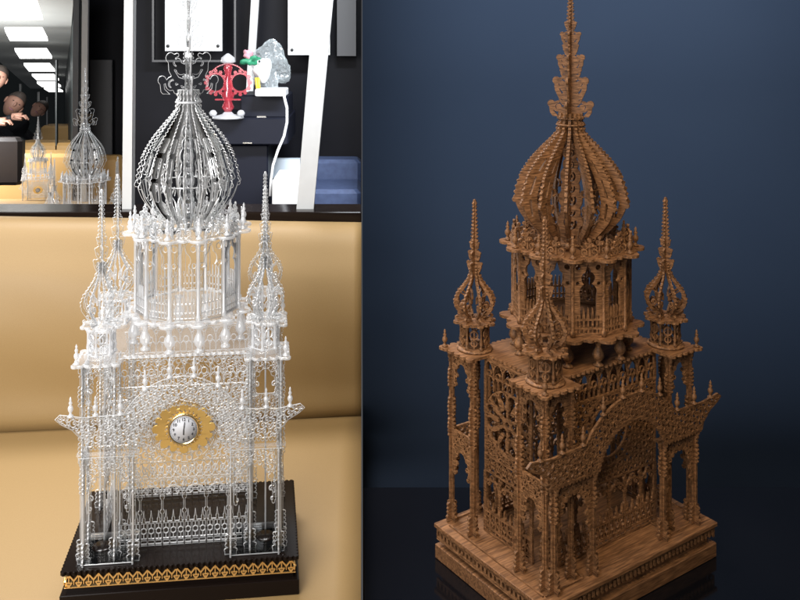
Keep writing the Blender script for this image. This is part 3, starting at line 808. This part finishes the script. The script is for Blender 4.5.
o = bx('wall_panel', 337, 356, -60, 56, 3.2, .02, M['greypanel']); tag(o, 'grey panel at the top right of the broad leaning post', 'panel')
# cabinet with boxes
cab = bx('black_cabinet', 220, 268, 145, 260, 2.85, .25, M['navy'], ch=.004); tag(cab, 'tall black cabinet with overhanging top right of the acrylic dome', 'cabinet')
bx('cabinet_top', 212, 288, 118, 145, 2.80, .32, M['navy'], cab, ch=.004); bx('latch', 243, 252, 142.5, 143.6, 2.79, .01, M['chrome'], cab)
o = bx('black_box', 240, 288, 95, 117.9, 2.84, .2, M['navy'], ch=.005); tag(o, 'small black box with silver latch standing on the cabinet', 'box')
bx('latch', 257, 266, 116, 117, 2.83, .01, M['chrome'], o)
o = bx('white_carton', 272, 300, 180, 230, 2.6, .2, M['poster'], ch=.004); tag(o, 'white carton on the floor between cabinet and leaning post', 'box')
M['paleblue'] = mat('pale_blue_board', (.50, .56, .62), .6)
o = bx('pale_board', 270, 300, 159, 178, 3.0, .03, M['paleblue']); tag(o, 'pale blue board leaning above the white carton', 'board')
M['bluefab'] = noise_mat('blue_cloth', (.018, .030, .075), (.026, .042, .095), (1, 1, 1), 60, .7, .2)
so = bx('blue_bench', 308, 361, 160, 186, 2.9, .1, M['bluefab'], ch=.012); tag(so, 'dark blue bench right of the broad leaning post', 'bench')
bx('bench_seat', 308, 361, 190, 212, 2.7, .3, M['bluefab'], so, ch=.012); bx('backrest_rail', 300, 361, 186, 190, 2.88, .08, M['ink'], so)

# red crystal ornament
orn = empty('red_ornament', P(228, 118, 2.78)); tag(orn, 'red and clear crystal ornament with round wings on the cabinet top', 'ornament')
s_ = 2.78/F
MB().lathe([(.052*1, 0), (.05, .006), (.02, .012), (.012, .02)], 16).build('foot', M['edge'], orn)
MB().lathe([(.010, .02), (.020, .035), (.012, .055), (.022, .075), (.012, .09), (.016, .11), (.007, .13), (.012, .15), (.015, .165), (.008, .18)], 12).build('stem', M['red'], orn)
f = Fret(-.085, .085, .05, .19, .0012)
for sx in (-1, 1):
    f.ring(sx*.040, .115, .030, .006)
    for k in range(12):
        a = 2*PI*k/12; f.circ(sx*.040+.032*math.cos(a), .115+.038*math.sin(a), .006)
f.seg(-.04, .06, .04, .06, .005); f.pl(arc(0, .11, .066, 0, PI, 16), .004)
link('wing', sheet('wing', f, .005, [M['red'], M['red']]), orn)
MB().lathe([(.004, .175), (.024, .182), (.022, .196), (.010, .205), (.003, .21)], 14).build('crown', M['edge'], orn)
for sx in (-1, 1): MB().lathe([(.001, 0), (.010, .004), (.013, .012), (.008, .02), (.001, .022)], 10).build('glass_ball', M['edge'], orn, (sx*.045, -.02, .006))
# plastic bag with toy
bag = empty('plastic_bag', P(266, 95, 2.84)); tag(bag, 'crumpled clear plastic bag over a white and green toy on the small black box', 'bag')
def blob(name, c, r, m, parent, rough=.2, seed=1, n=18, sq=(1, 1, 1)):
    rnd = random.Random(seed); ph = [(rnd.uniform(2, 6), rnd.uniform(2, 6), rnd.uniform(0, 6)) for _ in range(6)]
    v = []; f = []
    for j in range(n+1):
        th = PI*j/n
        for k in range(2*n):
            a = PI*k/n; d = (math.sin(th)*math.cos(a), math.sin(th)*math.sin(a), math.cos(th))
            q = 1+rough*sum(math.sin(p[0]*d[0]+p[2])*math.sin(p[1]*d[2]+p[2]*2+d[1]*3) for p in ph)/2.2
            v.append(tuple(c[i]+r*q*d[i]*sq[i] for i in range(3)))
    for j in range(n):
        for k in range(2*n): f.append((j*2*n+k, (j+1)*2*n+k, (j+1)*2*n+(k+1) % (2*n), j*2*n+(k+1) % (2*n)))
    b = MB(); b.add(v, f, 0, True); return b.build(name, m, parent)
M['film'] = acrylic_edge((.70, .76, .78), .68); M['green'] = mat('green_ribbon', (.02, .20, .10), .5); M['yellow'] = mat('yellow_stick', (.75, .5, .04), .5)
M['white'] = mat('white_plastic', (.75, .75, .76), .4); M['pink'] = mat('pink_plush', (.6, .3, .35), .7)
fo = blob('film', (.01, .02, .095), .062, M['film'], bag, .35, 3, 26, (1, .6, 1.25))
rr_ = random.Random(4)
for v_ in fo.data.vertices: v_.co += Vector((rr_.uniform(-1, 1), rr_.uniform(-1, 1), rr_.uniform(-1, 1)))*.0035
fo.data.polygons.foreach_set('use_smooth', [False]*len(fo.data.polygons))
blob('toy_body', (-.012, .0, .085), .030, M['white'], bag, .2, 5, 12, (1, .8, 1.3))
blob('toy_ear', (-.058, -.01, .135), .016, M['pink'], bag, .2, 8, 10)
blob('ribbon', (-.048, -.015, .115), .020, M['green'], bag, .6, 9, 12, (1.3, .5, .7))
me = MB().lathe([(.004, 0), (.004, .003)], 12).mesh('eye', M['ink']); me.transform(Rx); link('eye', me, bag, (-.018, -.030, .113))
for dx in (-.022, -.014): MB().tube([(dx, -.045, .0), (dx-.006, -.045, .06)], .004, 6).build('stick', M['yellow'], bag)
MB().box((.022, -.02, .012), (.05, .05, .012), ch=.003).build('tray', M['white'], bag)
cb = MB().tube([P(x, y, 2.70) for x, y in ((279, 90), (284, 96), (287, 108), (287, 122), (284, 136), (278, 150), (273, 165), (271, 180), (270, 196))], .0045, 8).build('white_cable', M['white']); tag(cb, 'white cable hanging from the box beside the cabinet', 'cable')

# ------------------------------------------------------------ mirror reflection at far left, built as a solid hall
M['ceil'] = noise_mat('ceiling_grey', (.30, .31, .30), (.34, .35, .34), (1, 1, 1), 3, .8, .02)
M['tube'] = bpy.data.materials.new('lit_panel'); M['tube'].use_nodes = True
_b = M['tube'].node_tree.nodes['Principled BSDF']; _b.inputs['Emission Color'].default_value = (1, 1, .98, 1); _b.inputs['Emission Strength'].default_value = 2.2
M['hallwall'] = mat('hall_wall', (.035, .045, .045), .4); M['goldflat'] = mat('hall_gold', (.52, .31, .11), .5)
def quadbox(name, pts, thick, m, parent=None):
    "slab from four points, thickened away from the viewer / upwards"
    a, b, c, d = [Vector(p) for p in pts]; n = (b-a).cross(d-a).normalized()*thick
    q = [a, b, c, d, a+n, b+n, c+n, d+n]; f = [(0, 3, 2, 1), (4, 5, 6, 7), (0, 1, 5, 4), (1, 2, 6, 5), (2, 3, 7, 6), (3, 0, 4, 7)]
    bb = MB(); bb.add(q, f); return bb.build(name, m, parent)
o = quadbox('ceiling', (P(-140, -60, 3.0), P(78, -60, 3.0), P(66, 97, 16), P(40, 97, 16)), .03, M['ceil']); tag(o, None, None, None, 'structure')
LT = [(-6, 41, 5, 20, 3.1), (7, 46, 31, 41, 4.2), (17, 50, 51, 58.5, 5.3), (26, 53, 65.5, 71.5, 6.4), (34, 57, 76, 80.5, 7.6), (39, 59, 83.5, 87, 8.8), (46, 61, 89, 92, 10)]
lab = ['nearest and largest', 'second', 'third', 'fourth', 'fifth', 'sixth', 'farthest and smallest']
for i, (x0, x1, y0, y1, Y) in enumerate(LT):
    a, b = P(x0-2, y0, Y), P(x1-3, y0, Y); c, d = P(x1+2, y1, Y-.12), P(x0+3, y1, Y-.12)
    o = quadbox('ceiling_light', (d, c, b, a), .02, M['tube'])
    tag(o, lab[i]+' lit white panel in the row along the hall ceiling', 'ceiling light', 'ceiling lights of the hall')
o = quadbox('hall_wall', (P(64, 20, 12), P(76, -60, 4.25), P(76, 250, 4.25), P(64, 180, 12)), .03, M['hallwall']); o.name = 'wall'; tag(o, 'dark green side wall at the right of the hall', 'wall')
o = bx('wall', -260, 70, 40, 260, 13, .05, M['hallwall']); tag(o, 'dark end wall behind the leaning people', 'wall')
for x, y0, y1, Y in ((20, 84, 130, 9), (38, 92, 130, 10), (47, 97, 128, 11), (56, 60, 150, 6)):
    o = bx('hall_post', x-.7, x+.7, y0, y1, Y, .03, M['frame'] if x != 56 else M['hallwall'])
    tag(o, {20: 'slim pale post above the near leaning head in the hall', 38: 'slim pale post between the two leaning heads', 47: 'slim pale post right of the far leaning head', 56: 'dark green upright near the hall ceiling lights'}[x], 'post')
for i, (x0, x1, y0, y1, Y, L) in enumerate(((-10, 123, 154, 250, 4.4, 'reflected broad gold bench back behind the left acrylic dome'), (14, 78, 143, 200, 6.0, 'reflected middle gold bench back down the hall'), (40, 78, 126, 160, 7.5, 'reflected far narrow gold bench back down the hall'))):
    if i == 0:
        o = bx('gold_bench', x0, 78, y0, y1, 5.0, .2, M['goldflat'], ch=.02)
        bx('bench_end', 79, 123, 156, 250, 4.4, .08, M['goldflat'], o, ch=.02)
    else: o = bx('gold_bench', x0, x1, y0, y1, Y, .2, M['goldflat'], ch=.02)
    tag(o, L, 'bench', 'reflected gold benches down the hall')  # reflections of the gold sofa, modelled as separate benches
o = quadbox('hall_shelf', (P(-120, 222, 3.0), P(123, 222, 2.9), P(110, 203, 4.4), P(-120, 203, 4.4)), .02, M['goldflat']); o.name = 'floor'; tag(o, None, None, None, 'structure')
# people leaning in
M['skin'] = mat('skin', (.62, .34, .25), .5); M['hair'] = mat('grey_brown_hair', (.09, .07, .06), .6); M['cloth'] = mat('black_jacket', (.012, .013, .018), .7); M['bagm'] = mat('black_bag', (.015, .01, .01), .5)
def person(head, Y, k, label, lean):
    """head centre pixel, distance, size factor; the figure leans from the left over the bench"""
    c = P(*head, Y); root = empty('person', (c.x-.35*k, Y, c.z-1.35*k)); tag(root, label, 'person', 'people leaning over the bench')
    o0 = Vector(root.location)
    V = [(-.25, .0, .0), (-.22, 0, .42), (-.18, .0, .82), (-.1, .0, 1.02), (.12, 0, 1.16), (.24, 0, 1.22),
         (.06, -.17, 1.08), (.20, -.24, .92), (.44, -.26, .98), (.08, .17, 1.08), (.25, .22, .90), (.40, .2, .98),
         (-.12, .12, .45), (-.16, .14, .0)]
    E_ = [(0, 1), (1, 2), (2, 3), (3, 4), (4, 5), (4, 6), (6, 7), (7, 8), (4, 9), (9, 10), (10, 11), (2, 12), (12, 13)]
    rad = [.06, .08, .15, .16, .15, .055, .065, .05, .032, .065, .05, .032, .08, .06]
    me = bpy.data.meshes.new('body'); me.from_pydata([Vector(p)*k for p in V], E_, []); me.materials.append(M['cloth'])
    b = link('body', me, root); md = b.modifiers.new('s', 'SKIN')
    for i, r_ in enumerate(rad): me.skin_vertices[0].data[i].radius = (r_*k, r_*k)
    me.skin_vertices[0].data[2].use_root = True
    sb = b.modifiers.new('u', 'SUBSURF'); sb.levels = sb.render_levels = 2
    # head with face
    hd = MB()
    def ell(cx, cy, cz, a, b_, c_, n=12, mi=0):
        v = []; f = []
        for j in range(n+1):
            th = PI*j/n
            for q in range(2*n):
                an = PI*q/n; ta = 1-.22*max(0, -math.cos(th)); v.append((cx+a*ta*math.sin(th)*math.cos(an), cy+b_*ta*math.sin(th)*math.sin(an), cz+c_*math.cos(th)))
        for j in range(n):
            for q in range(2*n): f.append((j*2*n+q, (j+1)*2*n+q, (j+1)*2*n+(q+1) % (2*n), j*2*n+(q+1) % (2*n)))
        hd.add([tuple(Vector(p)*k) for p in v], f, mi, True)
    ell(0, 0, 0, .078, .095, .115); ell(0, -.098, -.01, .013, .018, .025, 6); ell(-.078, 0, -.005, .012, .02, .03, 6); ell(.078, 0, -.005, .012, .02, .03, 6)
    ell(-.03, -.086, .012, .009, .006, .004, 6, 1); ell(.03, -.086, .012, .009, .006, .004, 6, 1); ell(0, -.083, -.058, .026, .010, .007, 6, 2)
    h = hd.build('head', [M['skin'], M['hair'], M['pink']], root, (.35*k, 0, 1.35*k)); h.rotation_euler = (R(-8), R(lean), R(25))
    hr = MB(); n = 12; v = []; f = []
    for j in range(9):
        th = PI*.56*j/8
        for q in range(24):
            an = 2*PI*q/24; bk_ = .5+.5*math.sin(an); t2_ = th*(.62+.38*bk_)
            v.append(tuple(Vector((.085*math.sin(t2_)*math.cos(an), .102*math.sin(t2_)*math.sin(an), .124*math.cos(t2_)))*k))
    for j in range(8):
        for q in range(24): f.append((j*24+q, (j+1)*24+q, (j+1)*24+(q+1) % 24, j*24+(q+1) % 24))
    hr.add(v, f, 0, True); hr.build('hair', M['hair'], h)
    for yy, zz, xx in ((-.26, .98, .44), (.2, .98, .40)):
        hb = MB(); base = Vector((xx, yy, zz))
        hb.tube([tuple(base*k), tuple((base+Vector((.09, 0, .0)))*k)], [.034*k, .04*k], 8)
        for q in range(4):
            L = (.065, .078, .072, .055)[q]; p0 = base+Vector((.085, -.03+.02*q, .006)); hb.tube([tuple(p0*k), tuple((p0+Vector((L*.5, 0, .0)))*k), tuple((p0+Vector((L*.9, 0, -L*.45)))*k)], [.010*k, .0095*k, .007*k], 6)
        p0 = base+Vector((.03, -.03, 0)); hb.tube([tuple(p0*k), tuple((p0+Vector((.04, -.03, -.005)))*k), tuple((p0+Vector((.08, -.035, -.015)))*k)], [.013*k, .011*k, .008*k], 6)
        hb.build('hand', M['skin'], root)
    return root
person((14, 104), 6.4, .86, 'nearest leaning person in a black jacket above the dark bag', 40)
person((39, 109), 8.6, .84, 'smaller person in black leaning in behind the near one', 50)
person((-2, 78), 5.6, .72, 'person whose head is cut by the left edge of the picture', 20)
o = bx('dark_bag', -14, 21, 138, 186, 4.7, .08, M['bagm'], ch=.02); tag(o, 'black upright bag held at the left edge of the hall', 'bag')

# ------------------------------------------------------------ right: table and backdrop
M['backdrop'] = noise_mat('dark_blue_gloss_sheet', (.0056, .0084, .0142), (.0062, .0092, .0152), (1, 1, 1), 1.5, .9, 0, spec=.03)
M['tabletop'] = noise_mat('black_glass', (.003, .003, .004), (.004, .004, .005), (1, 1, 1), 3, .10, 0, spec=.4)
tb = MB().box((1.0015, 1.04, -.834-.0602-.006), (1.0, .65, .006), ch=.002).build('glass_plate', M['tabletop']); tag(tb, 'black glossy sheet of glass under the wooden tower', 'glass plate')
TZ = -.834-.0602-.0122; YB = 2.70; RB = .75
pr = [(.39, TZ)] + [(.39+(YB-RB-.39)*i/6, TZ) for i in range(1, 6)] + [(YB-RB+RB*math.sin(a), TZ+RB-RB*math.cos(a)) for a in [PI/2*i/24 for i in range(25)]] + [(YB, TZ+RB+.2*i) for i in range(1, 7)]
pr = pr+[(YB+.02, pr[-1][1]), (YB+.02, TZ-.02), (.39, TZ-.02)]
pr = pr[::-1]
o = extrude_profile(pr, .0015, 2.4, 0, 'backdrop', M['backdrop'], None, 6); tag(o, 'matt dark blue sheet that sweeps up behind and under the wooden tower', 'backdrop')
for p_ in o.data.polygons:
    if abs(p_.normal.x) > .9 or (p_.center.y > YB+.005) or p_.center.z < TZ-.005: p_.use_smooth = False
